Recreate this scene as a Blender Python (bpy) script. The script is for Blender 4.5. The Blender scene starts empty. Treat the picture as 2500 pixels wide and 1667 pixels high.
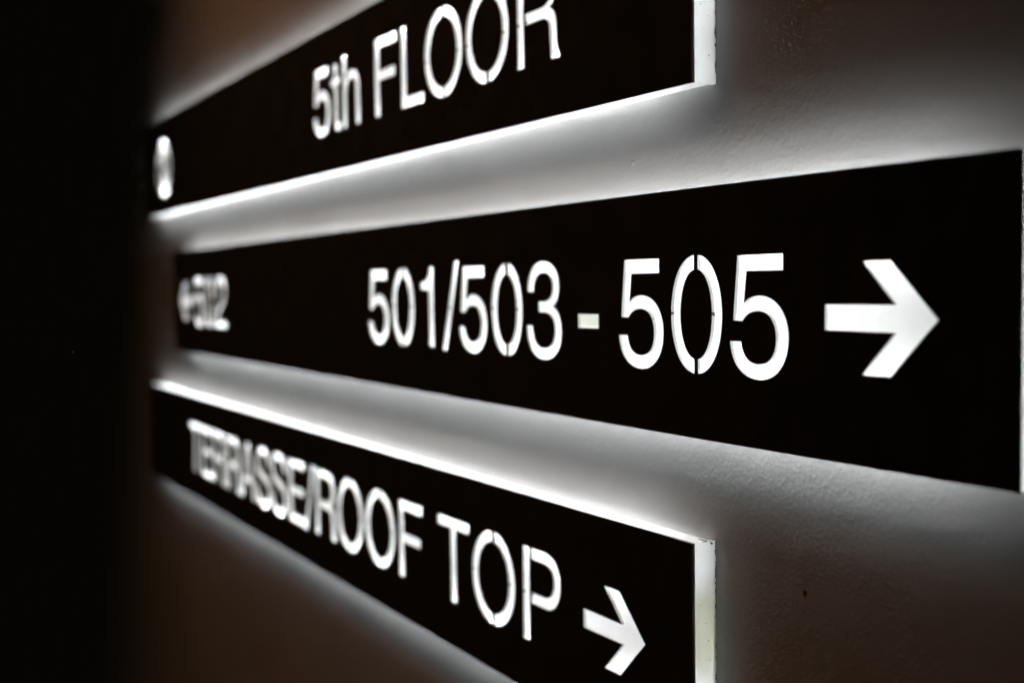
import bpy, math
from mathutils import Vector, Matrix

sc = bpy.context.scene
COL = sc.collection
U = 0.1                       # one sign height = 0.1 m; all layout numbers below are in sign heights

# ------------------------------------------------------------------ camera
F_PX, YAW, PITCH, ROLL = 2813.5, 1.04603, 0.04956, 0.01281
CAM = Vector((1.0, -2.941, 0.12701)) * U
cy_, sy_, cp_, sp_ = math.cos(YAW), math.sin(YAW), math.cos(PITCH), math.sin(PITCH)
w = Vector((-sy_ * cp_, cy_ * cp_, -sp_)); r = Vector((cy_, sy_, 0)); d = w.cross(r)
c_, s_ = math.cos(ROLL), math.sin(ROLL)
r2, d2 = c_ * r + s_ * d, -s_ * r + c_ * d
cd = bpy.data.cameras.new('camera')
cam = bpy.data.objects.new('camera', cd); COL.objects.link(cam)
m = Matrix.Identity(4)
for i in range(3):
    m[i][0], m[i][1], m[i][2], m[i][3] = r2[i], -d2[i], -w[i], CAM[i]
cam.matrix_world = m
cd.sensor_fit = 'HORIZONTAL'; cd.sensor_width = 36.0; cd.lens = F_PX / 2500 * 36
cd.clip_start = 0.01; cd.clip_end = 100
cd.dof.use_dof = True; cd.dof.focus_distance = 4.55 * U; cd.dof.aperture_fstop = 5.7
sc.camera = cam

# ------------------------------------------------------------------ world, room lamp, exposure
wd = bpy.data.worlds.new('World'); sc.world = wd; wd.use_nodes = True
bg = wd.node_tree.nodes['Background']
bg.inputs[0].default_value = (1.0, 0.78, 0.42, 1); bg.inputs[1].default_value = 0.0048

ld = bpy.data.lights.new('ceiling_downlight', 'SPOT')
ld.energy = 12.5; ld.color = (1.0, 0.48, 0.23)
ld.shadow_soft_size = 0.018; ld.spot_size = math.radians(63); ld.spot_blend = 1.0
lo = bpy.data.objects.new('ceiling_downlight', ld); COL.objects.link(lo)
lo.location = Vector((-6.9, -5.6, 11.0)) * U
aim = Vector((-6.7, 0, -1.0)) * U - lo.location
lo.rotation_euler = aim.to_track_quat('-Z', 'Y').to_euler()

sc.view_settings.view_transform = 'Standard'; sc.view_settings.look = 'None'
sc.view_settings.exposure = 0.0; sc.view_settings.gamma = 1.0
sc.render.engine = 'CYCLES'
sc.cycles.use_denoising = True; sc.cycles.denoising_input_passes = 'RGB_ALBEDO_NORMAL'; sc.cycles.denoising_prefilter = 'ACCURATE'
sc.cycles.max_bounces = 8; sc.cycles.diffuse_bounces = 5; sc.cycles.transparent_max_bounces = 12
sc.cycles.sample_clamp_indirect = 14.0

LED_POWER = 285.0
LED_COLOR = (0.95, 0.98, 1.0, 1)

# ------------------------------------------------------------------ materials
def new_mat(name):
    mt = bpy.data.materials.new(name); mt.use_nodes = True
    nt = mt.node_tree; nt.nodes.clear()
    out = nt.nodes.new('ShaderNodeOutputMaterial')
    return mt, nt, out

def N(nt, t, **kw):
    n = nt.nodes.new(t)
    for k, v in kw.items():
        if k.startswith('in_'):
            n.inputs[k[3:].replace('_', ' ')].default_value = v
        else:
            setattr(n, k, v)
    return n

def math_node(nt, op, a, b=None, clamp=False):
    n = nt.nodes.new('ShaderNodeMath'); n.operation = op; n.use_clamp = clamp
    for i, v in enumerate((a, b)):
        if v is None: continue
        if isinstance(v, (int, float)): n.inputs[i].default_value = v
        else: nt.links.new(v, n.inputs[i])
    return n.outputs[0]

def maprange(nt, v, a, b, c=0.0, e=1.0, smooth=True):
    n = nt.nodes.new('ShaderNodeMapRange')
    if smooth: n.interpolation_type = 'SMOOTHSTEP'
    nt.links.new(v, n.inputs[0])
    for i, x in zip((1, 2, 3, 4), (a, b, c, e)): n.inputs[i].default_value = x
    return n.outputs[0]

def mixcol(nt, f, a, b):
    n = nt.nodes.new('ShaderNodeMix'); n.data_type = 'RGBA'
    nt.links.new(f, n.inputs[0])
    for s, v in ((6, a), (7, b)):
        if isinstance(v, tuple): n.inputs[s].default_value = v
        else: nt.links.new(v, n.inputs[s])
    return n.outputs[2]

def mat_wall():
    mt, nt, out = new_mat('painted_plaster')
    L = nt.links.new
    p = N(nt, 'ShaderNodeBsdfPrincipled'); L(p.outputs[0], out.inputs[0])
    tc = N(nt, 'ShaderNodeTexCoord')
    n1 = N(nt, 'ShaderNodeTexNoise', in_Scale=560.0, in_Detail=1.0, in_Roughness=0.5)
    n2 = N(nt, 'ShaderNodeTexNoise', in_Scale=210.0, in_Detail=2.0, in_Roughness=0.5)
    n3 = N(nt, 'ShaderNodeTexNoise', in_Scale=26.0, in_Detail=3.0)
    n4 = N(nt, 'ShaderNodeTexNoise', in_Scale=9.0, in_Detail=4.0)
    mp = N(nt, 'ShaderNodeMapping'); mp.inputs['Scale'].default_value = (1, 1, 0.16)
    mp.inputs['Rotation'].default_value = (0, math.radians(24), 0)
    L(tc.outputs['Object'], mp.inputs[0])
    n5 = N(nt, 'ShaderNodeTexNoise', in_Scale=300.0, in_Detail=2.0)
    L(mp.outputs[0], n5.inputs['Vector'])
    for n in (n1, n2, n3, n4): L(tc.outputs['Object'], n.inputs['Vector'])
    h = math_node(nt, 'ADD', math_node(nt, 'MULTIPLY', n1.outputs[0], 0.42),
                  math_node(nt, 'MULTIPLY', n2.outputs[0], 0.6))
    h = math_node(nt, 'ADD', h, math_node(nt, 'MULTIPLY', n3.outputs[0], 0.4))
    h = math_node(nt, 'ADD', h, math_node(nt, 'MULTIPLY', maprange(nt, n5.outputs[0], 0.62, 0.78), 0.10))
    b = N(nt, 'ShaderNodeBump'); b.inputs['Strength'].default_value = 0.55; b.inputs["Distance"].default_value = 0.0005
    L(h, b.inputs['Height']); L(b.outputs[0], p.inputs['Normal'])
    L(mixcol(nt, maprange(nt, n4.outputs[0], 0.3, 0.7), (0.37, 0.367, 0.36, 1), (0.40, 0.397, 0.39, 1)), p.inputs['Base Color'])
    p.inputs['Roughness'].default_value = 0.85; p.inputs['Specular IOR Level'].default_value = 0.0
    return mt

def mat_black():
    mt, nt, out = new_mat('black_lacquered_panel')
    L = nt.links.new
    p = N(nt, 'ShaderNodeBsdfPrincipled'); L(p.outputs[0], out.inputs[0])
    tc = N(nt, 'ShaderNodeTexCoord')
    n = N(nt, 'ShaderNodeTexNoise', in_Scale=45.0, in_Detail=5.0); L(tc.outputs['Object'], n.inputs['Vector'])
    L(mixcol(nt, maprange(nt, n.outputs[0], 0.35, 0.7), (0.028, 0.029, 0.024, 1), (0.038, 0.038, 0.03, 1)), p.inputs['Base Color'])
    L(maprange(nt, n.outputs[0], 0.3, 0.7, 0.38, 0.5), p.inputs['Roughness'])
    p.inputs['Specular IOR Level'].default_value = 0.18
    return mt

def mat_edge():
    mt, nt, out = new_mat('black_panel_edge')
    p = N(nt, 'ShaderNodeBsdfPrincipled'); nt.links.new(p.outputs[0], out.inputs[0])
    p.inputs['Base Color'].default_value = (0.22, 0.22, 0.215, 1); p.inputs['Roughness'].default_value = 0.35
    return mt

def mat_cut(soiled):
    """white routed edge of a cut-out; the round letters have a dark seam mark half way up"""
    mt, nt, out = new_mat('routed_white_edge_with_seam_marks' if soiled else 'routed_white_edge')
    L = nt.links.new
    p = N(nt, 'ShaderNodeBsdfPrincipled'); L(p.outputs[0], out.inputs[0])
    tc = N(nt, 'ShaderNodeTexCoord'); sx = N(nt, 'ShaderNodeSeparateXYZ'); L(tc.outputs['Object'], sx.inputs[0])
    n = N(nt, 'ShaderNodeTexNoise', in_Scale=900.0, in_Detail=3.0); L(tc.outputs['Object'], n.inputs['Vector'])
    speck = maprange(nt, n.outputs[0], 0.68, 0.74)
    f = speck
    if soiled:
        z = math_node(nt, 'ADD', sx.outputs[2], math_node(nt, 'MULTIPLY', math_node(nt, 'SUBTRACT', n.outputs[0], 0.5), 0.0016))
        tick = maprange(nt, math_node(nt, 'ABSOLUTE', z), 0.00045, 0.0008, 1.0, 0.0)
        f = math_node(nt, 'MAXIMUM', speck, tick)
    L(mixcol(nt, f, (0.84, 0.85, 0.82, 1), (0.10, 0.09, 0.03, 1)), p.inputs['Base Color'])
    p.inputs['Roughness'].default_value = 0.5
    return mt

def mat_opal(name, tint, trans, dirt=False, painted_falloff=False):
    """opal acrylic: scatters reflected light and lets light from behind through"""
    mt, nt, out = new_mat(name)
    L = nt.links.new
    df = N(nt, 'ShaderNodeBsdfDiffuse'); tr = N(nt, 'ShaderNodeBsdfTranslucent'); ad = N(nt, 'ShaderNodeMixShader')
    ad.inputs[0].default_value = trans
    gl = N(nt, 'ShaderNodeBsdfGlossy'); gl.inputs['Roughness'].default_value = 0.3
    gm = N(nt, 'ShaderNodeMixShader'); gm.inputs[0].default_value = 0.03
    tc = N(nt, 'ShaderNodeTexCoord')
    n = N(nt, 'ShaderNodeTexNoise', in_Scale=38.0, in_Detail=3.0); L(tc.outputs['Object'], n.inputs['Vector'])
    t2 = tuple(x * 0.93 for x in tint[:3]) + (1,)
    col = mixcol(nt, maprange(nt, n.outputs[0], 0.35, 0.7), tint, t2)
    if painted_falloff:                                           # weaker light towards mid-height of the cap, painted as a yellow-grey tone
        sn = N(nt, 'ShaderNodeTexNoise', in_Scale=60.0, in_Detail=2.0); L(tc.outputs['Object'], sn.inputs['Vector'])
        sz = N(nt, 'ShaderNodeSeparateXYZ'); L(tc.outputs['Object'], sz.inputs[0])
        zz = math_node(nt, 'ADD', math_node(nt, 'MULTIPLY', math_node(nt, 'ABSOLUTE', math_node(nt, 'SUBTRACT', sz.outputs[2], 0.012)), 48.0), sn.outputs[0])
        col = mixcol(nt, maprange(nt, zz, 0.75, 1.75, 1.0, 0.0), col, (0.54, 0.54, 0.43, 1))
    if dirt:
        sx = N(nt, 'ShaderNodeSeparateXYZ'); L(tc.outputs['Object'], sx.inputs[0])
        big = N(nt, 'ShaderNodeTexNoise', in_Scale=230.0, in_Detail=5.0, in_Roughness=0.7)
        L(tc.outputs['Object'], big.inputs['Vector'])
        back = maprange(nt, sx.outputs[1], 0.0108, 0.0127, 0.0, 1.0)
        k = math_node(nt, 'ADD', math_node(nt, 'MULTIPLY', back, 0.31), big.outputs[0])
        chips = maprange(nt, k, 0.80, 0.83)
        k2 = N(nt, 'ShaderNodeTexNoise', in_Scale=520.0, in_Detail=2.0); L(tc.outputs['Object'], k2.inputs['Vector'])
        specks = maprange(nt, k2.outputs[0], 0.72, 0.75)
        col = mixcol(nt, math_node(nt, 'MAXIMUM', chips, specks), col, (0.07, 0.065, 0.045, 1))
    for q in (df, tr): L(col, q.inputs['Color'])
    L(df.outputs[0], ad.inputs[1]); L(tr.outputs[0], ad.inputs[2])
    L(ad.outputs[0], gm.inputs[1]); L(gl.outputs[0], gm.inputs[2]); L(gm.outputs[0], out.inputs[0])
    return mt

def mat_clear():
    mt, nt, out = new_mat('clear_acrylic_core')
    t = N(nt, 'ShaderNodeBsdfTransparent'); nt.links.new(t.outputs[0], out.inputs[0])
    return mt

def mat_plain(name, col, rough=0.5):
    mt, nt, out = new_mat(name)
    p = N(nt, 'ShaderNodeBsdfPrincipled'); nt.links.new(p.outputs[0], out.inputs[0])
    p.inputs['Base Color'].default_value = col; p.inputs['Roughness'].default_value = rough
    return mt

def mat_led():
    mt, nt, out = new_mat('led_chip')
    e = N(nt, 'ShaderNodeEmission'); nt.links.new(e.outputs[0], out.inputs[0])
    e.inputs[0].default_value = LED_COLOR; e.inputs[1].default_value = LED_POWER
    return mt

WALL, BLACK, EDGE = mat_wall(), mat_black(), mat_edge()
CUT, CUTS = mat_cut(False), mat_cut(True)
OPAL_FRAME = mat_opal('opal_acrylic_frame', (0.90, 0.92, 0.90, 1), 0.34, dirt=True)
OPAL_END = mat_opal('opal_acrylic_end_cap', (0.90, 0.92, 0.90, 1), 0.33, dirt=True)
OPAL_END_FALLOFF = mat_opal('opal_acrylic_end_cap_painted_falloff', (0.90, 0.92, 0.90, 1), 0.28, dirt=True, painted_falloff=True)  # light falloff along the cap is painted into its colour
OPAL_GLYPH = mat_opal('opal_acrylic_letter', (0.96, 0.965, 0.95, 1), 0.235)
OPAL_DASH = mat_opal('yellowed_opal_acrylic', (0.84, 0.85, 0.76, 1), 0.165)
CLEAR = mat_clear()
WHITE = mat_plain('white_lined_back', (0.8, 0.8, 0.8, 1), 0.6)
LED = mat_led()
BOARD = mat_plain('led_board', (0.7, 0.7, 0.68, 1), 0.5)

# ------------------------------------------------------------------ mesh helpers
def mesh_obj(name, verts, faces, mats, idx=None, parent=None):
    me = bpy.data.meshes.new(name)
    me.from_pydata([tuple(v) for v in verts], [], faces)
    for q in mats: me.materials.append(q)
    if idx: me.polygons.foreach_set('material_index', idx)
    me.update()
    o = bpy.data.objects.new(name, me); COL.objects.link(o)
    if parent is not None: o.parent = parent
    return o

BOXF = [(0, 3, 2, 1), (4, 5, 6, 7), (0, 1, 5, 4), (1, 2, 6, 5), (2, 3, 7, 6), (3, 0, 4, 7)]
def box_verts(x0, x1, y0, y1, z0, z1):
    return [(x0, y0, z0), (x1, y0, z0), (x1, y1, z0), (x0, y1, z0), (x0, y0, z1), (x1, y0, z1), (x1, y1, z1), (x0, y1, z1)]

def flatten(path, n=12):
    """'M x y L x y C x y x y x y' -> list of closed polygons"""
    tok = path.replace(',', ' ').split(); i = 0; polys = []; cur = None; pos = None; cmd = None
    def num():
        nonlocal i
        v = float(tok[i]); i += 1; return v
    while i < len(tok):
        if tok[i] in 'MLCZ': cmd = tok[i]; i += 1
        if cmd == 'M': pos = (num(), num()); cur = [pos]; polys.append(cur); cmd = 'L'
        elif cmd == 'L': pos = (num(), num()); cur.append(pos)
        elif cmd == 'C':
            a, b, e = (num(), num()), (num(), num()), (num(), num())
            for k in range(1, n + 1):
                t = k / n; q = 1 - t
                cur.append(tuple(q**3 * pos[j] + 3*q*q*t * a[j] + 3*q*t*t * b[j] + t**3 * e[j] for j in (0, 1)))
            pos = e
        elif cmd == 'Z': pass
    return polys

def half_ring(cx, cy, ox, oy, ix, iy, gap, side, k=0.58, n=14):
    """one half of a stencilled O: outer half ellipse, inner half ellipse, straight cuts at the bridges"""
    def quad(rx, ry):
        pts = []
        P = [((0, ry), (k*rx, ry), (rx, k*ry), (rx, 0)), ((rx, 0), (rx, -k*ry), (k*rx, -ry), (0, -ry))]
        for a, b, c, e in P:
            for j in range(n + 1):
                t = j / n; q = 1 - t
                pts.append(tuple(q**3*a[s] + 3*q*q*t*b[s] + 3*q*t*t*c[s] + t**3*e[s] for s in (0, 1)))
        out = []
        g = gap / 2
        for p, s in zip(pts, pts[1:]):          # clip at x = g
            if p[0] < g <= s[0] or s[0] < g <= p[0]:
                t = (g - p[0]) / (s[0] - p[0]); out.append((g, p[1] + t * (s[1] - p[1])))
            if s[0] > g: out.append(s)
        res = []
        for p in out:
            if not res or abs(p[0]-res[-1][0]) + abs(p[1]-res[-1][1]) > 1e-4: res.append(p)
        return res
    o, q = quad(ox, oy), quad(ix, iy)
    return [(cx + side * x, cy + y) for x, y in o + q[::-1]]

GL = {
 '5': 'M 99 688 L 470 688 L 470 598 L 175 598 L 153 415 C 190 445 235 457 283 457 C 415 457 514 365 514 225 C 514 80 415 -19 272 -19 C 135 -19 45 60 32 193 L 130 193 C 140 110 190 68 270 68 C 360 68 416 125 416 218 C 416 312 360 370 272 370 C 215 370 170 350 140 311 L 60 313',
 '1': 'M 359 0 L 359 703 L 292 703 C 272 620 230 575 101 568 L 101 500 L 271 500 L 271 0',
 '3': 'M 48 480 C 52 620 130 703 272 703 C 405 703 492 630 492 515 C 492 450 462 400 405 375 C 480 348 522 290 522 200 C 522 65 425 -19 275 -19 C 130 -19 40 60 34 228 L 122 228 C 128 115 185 62 272 62 C 370 62 430 115 430 198 C 430 285 370 330 275 330 L 205 330 L 205 408 L 262 408 C 350 408 402 445 402 510 C 402 580 355 622 272 622 C 190 622 142 575 138 480',
 '2': 'M 46 448 C 46 610 135 703 278 703 C 412 703 507 615 507 490 C 507 400 465 345 360 285 L 265 230 C 190 187 155 150 140 88 L 505 88 L 505 0 L 34 0 C 40 150 95 230 215 300 L 310 353 C 385 395 415 435 415 492 C 415 570 355 622 275 622 C 185 622 140 565 136 448',
 '/': 'M -17 -19 L 62 -19 L 295 737 L 216 737',
 't': 'M 102 669 L 102 524 L 14 524 L 14 454 L 102 454 L 102 90 C 102 20 135 -7 195 -7 C 215 -7 238 -4 257 0 L 257 70 C 245 67 232 66 220 66 C 192 66 187 75 187 105 L 187 454 L 257 454 L 257 524 L 187 524 L 187 669',
 'h': 'M 65 0 L 65 718 L 151 718 L 151 450 C 180 510 230 539 300 539 C 425 539 491 470 491 355 L 491 0 L 405 0 L 405 340 C 405 420 370 462 300 462 C 210 462 151 400 151 290 L 151 0',
 'F': 'M 86 0 L 86 718 L 583 718 L 583 633 L 182 633 L 182 414 L 542 414 L 542 330 L 182 330 L 182 0',
 'L': 'M 76 0 L 76 718 L 172 718 L 172 86 L 537 86 L 537 0',
 'T': 'M 14 718 L 597 718 L 597 633 L 353 633 L 353 0 L 258 0 L 258 633 L 14 633',
 'E': 'M 86 0 L 86 718 L 610 718 L 610 633 L 182 633 L 182 411 L 578 411 L 578 327 L 182 327 L 182 86 L 616 86 L 616 0',
 'P': 'M 86 0 L 86 718 L 182 718 L 182 0 M 205 718 L 405 718 C 540 718 622 640 622 513 C 622 385 535 296 405 296 L 205 296 L 205 381 L 385 381 C 475 381 525 430 525 508 C 525 590 475 633 385 633 L 205 633',
 'R': 'M 88 0 L 88 718 L 184 718 L 184 0 M 207 718 L 435 718 C 575 718 650 640 650 530 C 650 450 615 400 550 372 C 615 345 640 300 642 210 C 644 110 645 60 684 28 L 684 0 L 570 0 C 553 40 552 100 548 190 C 545 280 510 308 425 308 L 207 308 L 207 392 L 420 392 C 510 392 552 435 552 515 C 552 595 510 633 420 633 L 207 633',
 'A': 'M 14 0 L 280 718 L 388 718 L 654 0 L 550 0 L 474 215 L 350 215 L 350 297 L 446 297 L 334 610 L 222 297 L 318 297 L 318 215 L 194 215 L 118 0',
 'S': 'M 49 232 L 141 232 C 144 120 215 66 342 66 C 455 66 522 112 522 190 C 522 255 485 285 400 305 L 265 336 C 135 366 75 430 75 530 C 75 655 175 737 325 737 C 485 737 585 655 590 512 L 498 512 C 493 605 430 653 322 653 C 228 653 170 612 170 540 C 170 480 205 450 290 430 L 415 402 C 555 370 620 305 620 205 C 620 70 510 -19 335 -19 C 150 -19 50 75 49 232',
 '-': 'M 44 228 L 298 228 L 298 326 L 44 326',
}
ADV = {'5':556,'0':556,'1':556,'2':556,'3':556,'/':278,'t':278,'h':556,'F':611,'L':556,'O':778,'R':722,'T':611,'E':667,'A':667,'S':667,'P':667,' ':278,'-':333}

def glyph(ch):
    if ch == '0': return [half_ring(278, 342, 241, 361, 149, 273, 36, s) for s in (-1, 1)]
    if ch == 'O': return [half_ring(389, 359, 350, 378, 252, 292, 36, s, k=0.565) for s in (-1, 1)]
    return flatten(GL[ch])

def clean(poly):
    out = []
    for p in poly:
        if not out or math.hypot(p[0]-out[-1][0], p[1]-out[-1][1]) > 1e-7: out.append(p)
    if math.hypot(out[0][0]-out[-1][0], out[0][1]-out[-1][1]) < 1e-7: out.pop()
    return out

def filled(polys, y0, y1):
    """extruded plate with holes from closed outlines (x, z) in metres, front at y0, back at y1"""
    cu = bpy.data.curves.new('outline', 'CURVE'); cu.dimensions = '2D'; cu.fill_mode = 'BOTH'
    cu.extrude = (y1 - y0) / 2
    for poly in polys:
        poly = clean(poly)
        sp = cu.splines.new('POLY'); sp.points.add(len(poly) - 1); sp.use_cyclic_u = True
        for pt, (x, z) in zip(sp.points, poly): pt.co = (x, z, 0, 1)
    ob = bpy.data.objects.new('outline', cu); COL.objects.link(ob)
    dg = bpy.context.evaluated_depsgraph_get()
    me = bpy.data.meshes.new_from_object(ob.evaluated_get(dg))
    bpy.data.objects.remove(ob); bpy.data.curves.remove(cu)
    ym = (y0 + y1) / 2                                  # curve plane XY, extrude Z  ->  XZ plane, depth Y
    me.transform(Matrix(((1, 0, 0, 0), (0, 0, -1, ym), (0, 1, 0, 0), (0, 0, 0, 1))))
    me.materials.clear()
    for p in me.polygons: p.use_smooth = False
    me.update()
    return me

# ------------------------------------------------------------------ the wall
D = 0.12704 * U                      # depth of a sign, face to wall
HX, HZ = -2.139 * U, -1.043 * U       # small hole in the plaster right of the lowest sign
hole = [(a * 0.82, b * 0.85) for a, b in ((-.0012, .0012), (-.0004, .0019), (.0007, .0016), (.0013, .0006), (.0014, -.0012), (.0007, -.0021), (-.0003, -.0016), (-.0013, -.0004))]
me = filled([[(-9.0, -1.6), (1.6, -1.6), (1.6, 1.9), (-9.0, 1.9)], [(HX + a, HZ + b) for a, b in hole]], D, D + 0.12)
me.materials.append(WALL)
wall = bpy.data.objects.new('wall', me); COL.objects.link(wall)
wall['kind'] = 'structure'
PLUG = mat_plain('orange_brown_plug', (0.30, 0.105, 0.025, 1), 0.4)
n = len(hole)
v = [(HX + a * 1.0, D + 0.0001 + (0.0022 if b > 0.0005 else 0.0), HZ + b * 1.0) for a, b in hole] + [(HX + a * 0.9, D + 0.004, HZ + b * 0.9) for a, b in hole]
mesh_obj('wall_plug', v, [tuple(range(n))[::-1], tuple(range(n, 2 * n))] + [(k, (k + 1) % n, n + (k + 1) % n, n + k) for k in range(n)], [PLUG], None, wall)
def nib(x, z, rx, rz, h):
    """small lump of paint standing proud of the plaster"""
    v = [(x, D - h, z)]; f = []; m_ = 10
    for ring, (q, y) in enumerate(((0.45, 0.8), (0.8, 0.45), (1.0, -0.2))):
        for k in range(m_):
            a = 2 * math.pi * k / m_; w_ = 1 + 0.18 * math.sin(3 * a + x * 900)
            v.append((x + rx * q * w_ * math.cos(a), D - h * y, z + rz * q * w_ * math.sin(a)))
    for k in range(m_):
        k2 = (k + 1) % m_
        f.append((0, 1 + k, 1 + k2))
        for q in (0, 1): f.append((1 + q*m_ + k, 1 + (q+1)*m_ + k, 1 + (q+1)*m_ + k2, 1 + q*m_ + k2))
    o = mesh_obj('paint_lump', v, f, [WALL], None, wall)
    for p in o.data.polygons: p.use_smooth = True
for q in ((-2.326, 0.844, .0005, .0005, .0003), (-3.203, 0.66, .0013, .0016, .0003)):
    nib(q[0] * U, q[1] * U, *q[2:])

# ------------------------------------------------------------------ signs
PT = 0.0015                          # face panel thickness
def arrow(x, z, s=1.0, left=False):
    pts = [(0, .045), (.310, .045), (.169, .190), (.290, .190), (.480, 0), (.290, -.190), (.169, -.190), (.310, -.045), (0, -.045)]
    pts = [(p * s, q * s) for p, q in pts]
    if left: pts = [(.48 * s - p, q) for p, q in pts][::-1]
    return [[(x + p, z + q) for p, q in pts]]

def emblem(x, z, R):
    """round emblem: thin ring round two wedges that meet in the middle"""
    outs = []
    def arc(r_, a0, a1, n=20): return [(x + r_ * math.cos(math.radians(a0 + (a1-a0)*i/n)), z + r_ * math.sin(math.radians(a0 + (a1-a0)*i/n))) for i in range(n + 1)]
    outs.append(arc(R, 58, 126) + [(x - .22*R, z + .16*R), (x - .10*R, z + .03*R), (x + .14*R, z + .03*R)])
    outs.append(arc(R, 236, 306) + [(x + .22*R, z - .16*R), (x + .12*R, z - .03*R), (x - .12*R, z - .03*R)])
    outs.append(arc(R, 140, 222) + arc(R * 0.84, 222, 140))
    outs.append(arc(R, -42, 46) + arc(R * 0.84, 46, -42))
    outs.append([(x - .78*R, z + .30*R), (x - .62*R, z + .48*R), (x - .34*R, z + .10*R), (x - .50*R, z - .02*R)])
    outs.append([(x + .34*R, z - .02*R), (x + .46*R, z + .02*R), (x + .76*R, z - .34*R), (x + .62*R, z - .46*R)])
    return outs

SEAM = set('0O/PR')
def make_sign(label, xl, xr, z0, z1, items, end_cap):
    """items: (part name, part label, polygons in sign heights, seam?)"""
    zc = (z0 + z1) / 2; h = (z1 - z0) / 2 * U
    root = bpy.data.objects.new('illuminated_sign', None); COL.objects.link(root)
    root.empty_display_size = 0.02
    root.location = (xr * U, 0, zc * U)
    root['label'] = label; root['category'] = 'sign'; root['group'] = 'backlit direction signs on the wall'
    loc = lambda polys: [[((x - xr) * U, (z - zc) * U) for x, z in p] for p in polys]
    W = (xl - xr) * U                                   # negative: sign runs from W to 0 in local x
    holes = []; seam_boxes = []
    for nm, lab, polys, seam in items:
        lp = loc(polys); holes += lp
        if seam:
            xs = [x for p in lp for x, _ in p]; seam_boxes.append((min(xs) - 1e-5, max(xs) + 1e-5))
    # black face with the letters cut through it
    me = filled([[(W, -h), (0, -h), (0, h), (W, h)]] + holes, 0.0, PT)
    for q in (BLACK, EDGE, CUT, CUTS, WHITE): me.materials.append(q)
    for p in me.polygons:
        n, c = p.normal, p.center
        if abs(n.y) > 0.5: p.material_index = 0 if c.y < PT / 2 else 4
        elif c.x > -1e-5 or c.x < W + 1e-5 or abs(c.z) > h - 1e-5: p.material_index = 1
        else: p.material_index = 3 if any(a <= c.x <= b for a, b in seam_boxes) else 2
    face = bpy.data.objects.new('face_panel', me); COL.objects.link(face); face.parent = root
    # opal letters behind the cut-outs
    for nm, lab, polys, seam in items:
        g = filled(loc(polys), PT + 0.00004, PT + 0.0016)
        g.materials.append(OPAL_DASH if nm == 'dash' else OPAL_GLYPH); g.materials.append(CLEAR)
        for p in g.polygons:
            p.material_index = 0 if (abs(p.normal.y) > 0.5 and p.center.y < PT + 0.0005) else 1
        o = bpy.data.objects.new(nm, g); COL.objects.link(o); o.parent = root; o['label'] = lab
    # opal frame round the light box
    ins, th = 0.00025, 0.0022
    xo = (W + ins, -ins); zo = (-h + ins, h - ins); ya, yb = PT + 0.00003, D - 0.00005
    yl = D - SLOT                                       # added gap behind the long sides: its leaked light shapes the wall glow
    v, f, ix = [], [], []
    def piece(x0, x1, z0_, z1_, yback, outer, mi=0):
        """one strip of the frame; its outer face scatters, the other faces are clear"""
        q = len(v); v.extend(box_verts(x0, x1, ya, yback, z0_, z1_))
        for k, fc in enumerate(BOXF):
            f.append(tuple(q + t for t in fc)); ix.append(mi if (k in outer) else 1)
    # BOXF order: bottom, top, front, right, back, left
    piece(xo[0] + th, xo[1] - th, zo[1] - th, zo[1], yl, (1,))
    piece(xo[0] + th, xo[1] - th, zo[0], zo[0] + th, yl, (0,))
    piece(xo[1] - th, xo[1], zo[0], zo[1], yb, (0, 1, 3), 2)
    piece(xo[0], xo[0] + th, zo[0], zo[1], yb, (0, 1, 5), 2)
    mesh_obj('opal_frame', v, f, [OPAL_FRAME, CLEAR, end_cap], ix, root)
    # back plate and the two LED strips inside
    e = th + 0.0006
    mesh_obj('back_plate', box_verts(W + e, -e, D - 0.0012, D - 0.0004, -h + e + 0.004, h - e - 0.004), BOXF, [WHITE], None, root)
    for sgn in (-1, 1):
        zs = sgn * (h - STRIP_IN); a, b = W + STRIP_END, -STRIP_END
        y0 = D - 0.00284
        st = mesh_obj('led_strip', box_verts(a - .006, b + .006, y0, D - 0.00125, zs - .004, zs + .004), BOXF, [BOARD], None, root)
        vv, ff = [], []
        n = int((b - a) / 0.0125)
        for k in range(n + 1):                              # each chip a small block lit on its front and sides
            cx = a + (b - a) * k / n
            q = len(vv); hx, hz = 0.0026, 0.0018
            vv += box_verts(cx - hx, cx + hx, y0 - 0.00136, y0 - 0.00003, zs - hz, zs + hz)
            ff += [tuple(q + t for t in fc) for fc in (BOXF[0], BOXF[1], BOXF[2], BOXF[3], BOXF[5])]
        mesh_obj('led_chips', vv, ff, [LED], None, st)['kind'] = 'stuff'
    return root

STRIP_IN, STRIP_END, SLOT = 0.0185, 0.036, 0.0021

def text(s, x, base, em, dx=None):
    out = []
    for i, ch in enumerate(s):
        if ch != ' ':
            off = (dx or {}).get(i, 0.0)
            polys = [[(x + off + px * em / 1000, base + pz * em / 1000) for px, pz in p] for p in glyph(ch)]
            if ch.isdigit(): nm, lab = 'digit', 'glowing cut-out digit ' + ch
            elif ch == '/': nm, lab = 'slash', 'glowing cut-out slash'
            elif ch == '-': nm, lab = 'dash', 'short glowing cut-out dash'
            else: nm, lab = 'letter', 'glowing cut-out letter ' + ch
            out.append((nm, lab, polys, ch in SEAM))
        x += ADV[ch] * em / 1000
    return out

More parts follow.
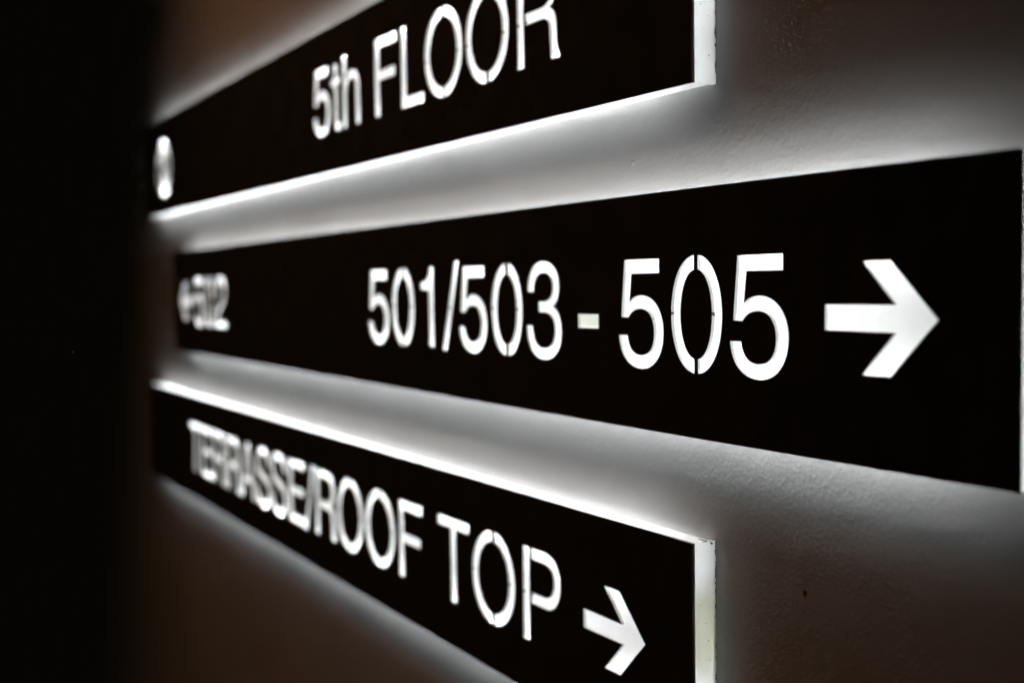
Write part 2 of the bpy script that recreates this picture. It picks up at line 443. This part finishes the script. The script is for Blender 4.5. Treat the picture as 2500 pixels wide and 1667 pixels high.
EM = 0.6615
top = make_sign('black backlit sign reading 5th FLOOR, the uppermost one', -12.14, -2.6315, 0.917, 1.8945,
    [('emblem', 'round glowing emblem', emblem(-11.30, 1.385, 0.295), False)] + text('5th FLOOR', -6.955, 1.188, EM, {0: .075, 1: .065, 2: .06, 4: .035, 5: .033, 6: .01}), OPAL_END)
mid = make_sign('black backlit room number sign with 501/503 - 505 and two arrows, between the other two', -11.01, -1.146, -0.5, 0.5,
    [('arrow', 'glowing arrow pointing left', arrow(-10.76, 0, 0.95, True), False)]
    + text('502', -10.227, -0.228, 0.6587) + text('501/503', -5.974, -0.228, 0.6587, {0: .024, 1: .024, 2: .024, 3: .02, 4: .012, 5: .01, 6: .006})
    + text('-', -3.496, -0.228, 0.6587) + text('505', -3.162, -0.228, 0.6587)
    + [('arrow', 'glowing arrow pointing right', arrow(-1.914, -0.001), False)], OPAL_END)
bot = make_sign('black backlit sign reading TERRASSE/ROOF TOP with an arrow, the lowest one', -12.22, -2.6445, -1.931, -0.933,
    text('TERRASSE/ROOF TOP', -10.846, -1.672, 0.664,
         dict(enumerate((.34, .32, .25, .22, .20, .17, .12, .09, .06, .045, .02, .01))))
    + [('arrow', 'glowing arrow pointing right', arrow(-3.445, -1.433), False)], OPAL_END_FALLOFF)

# wear on the lowest sign: scuffed, chipped corner of its opal frame
SCUFF = mat_plain('grey_scuff', (0.22, 0.21, 0.17, 1), 0.7)
CHIP = mat_plain('dark_chip', (0.03, 0.028, 0.02, 1), 0.7)
ht = 0.499 * U - 0.00025
def patch(name, mt, pts, up=True, t=0.00006):
    """thin flake lying on the top (x, y) or right (y, z) face of the frame"""
    n = len(pts)
    if up: v = [(x, y, ht + t) for x, y in pts] + [(x, y, ht - t) for x, y in pts]
    else: v = [(-0.00025 + t, y, ht + z) for y, z in pts] + [(-0.00025 - t, y, ht + z) for y, z in pts]
    f = [tuple(range(n)), tuple(range(n, 2 * n))[::-1]] + [(k, n + k, n + (k + 1) % n, (k + 1) % n) for k in range(n)]
    o = mesh_obj(name, v, f, [mt], None, bot)
    return o
patch('scuff_mark', SCUFF, [(-.0075, .0088), (-.0060, .0083), (-.0040, .0082), (-.0012, .0076), (-.0008, .0085), (-.0020, .0097), (-.0045, .0095), (-.0065, .0094)])
patch('chip', CHIP, [(-.0052, .0091), (-.0036, .0088), (-.0030, .0092), (-.0044, .0094)])
patch('chip', CHIP, [(-.0010, .0060), (-.00026, .0058), (-.00026, .0084), (-.0007, .0080), (-.0005, .0070)])
patch('chip', CHIP, [(-.0008, .0096), (-.00026, .0092), (-.00026, .0108), (-.0009, .0106)])
patch('chip', CHIP, [(.0094, -.0003), (.0108, -.0005), (.0112, -.0011), (.0104, -.0014), (.0098, -.0009)], False)
patch('chip', CHIP, [(.0120, -.0036), (.0125, -.0034), (.0125, -.0060), (.0122, -.0056), (.0121, -.0046)], False)
patch('chip', CHIP, [(.0122, -.0120), (.0125, -.0116), (.0125, -.0156), (.0121, -.0148), (.0123, -.0134)], False)
patch('chip', CHIP, [(.0123, -.0200), (.0125, -.0196), (.0125, -.0218), (.0122, -.0212)], False)
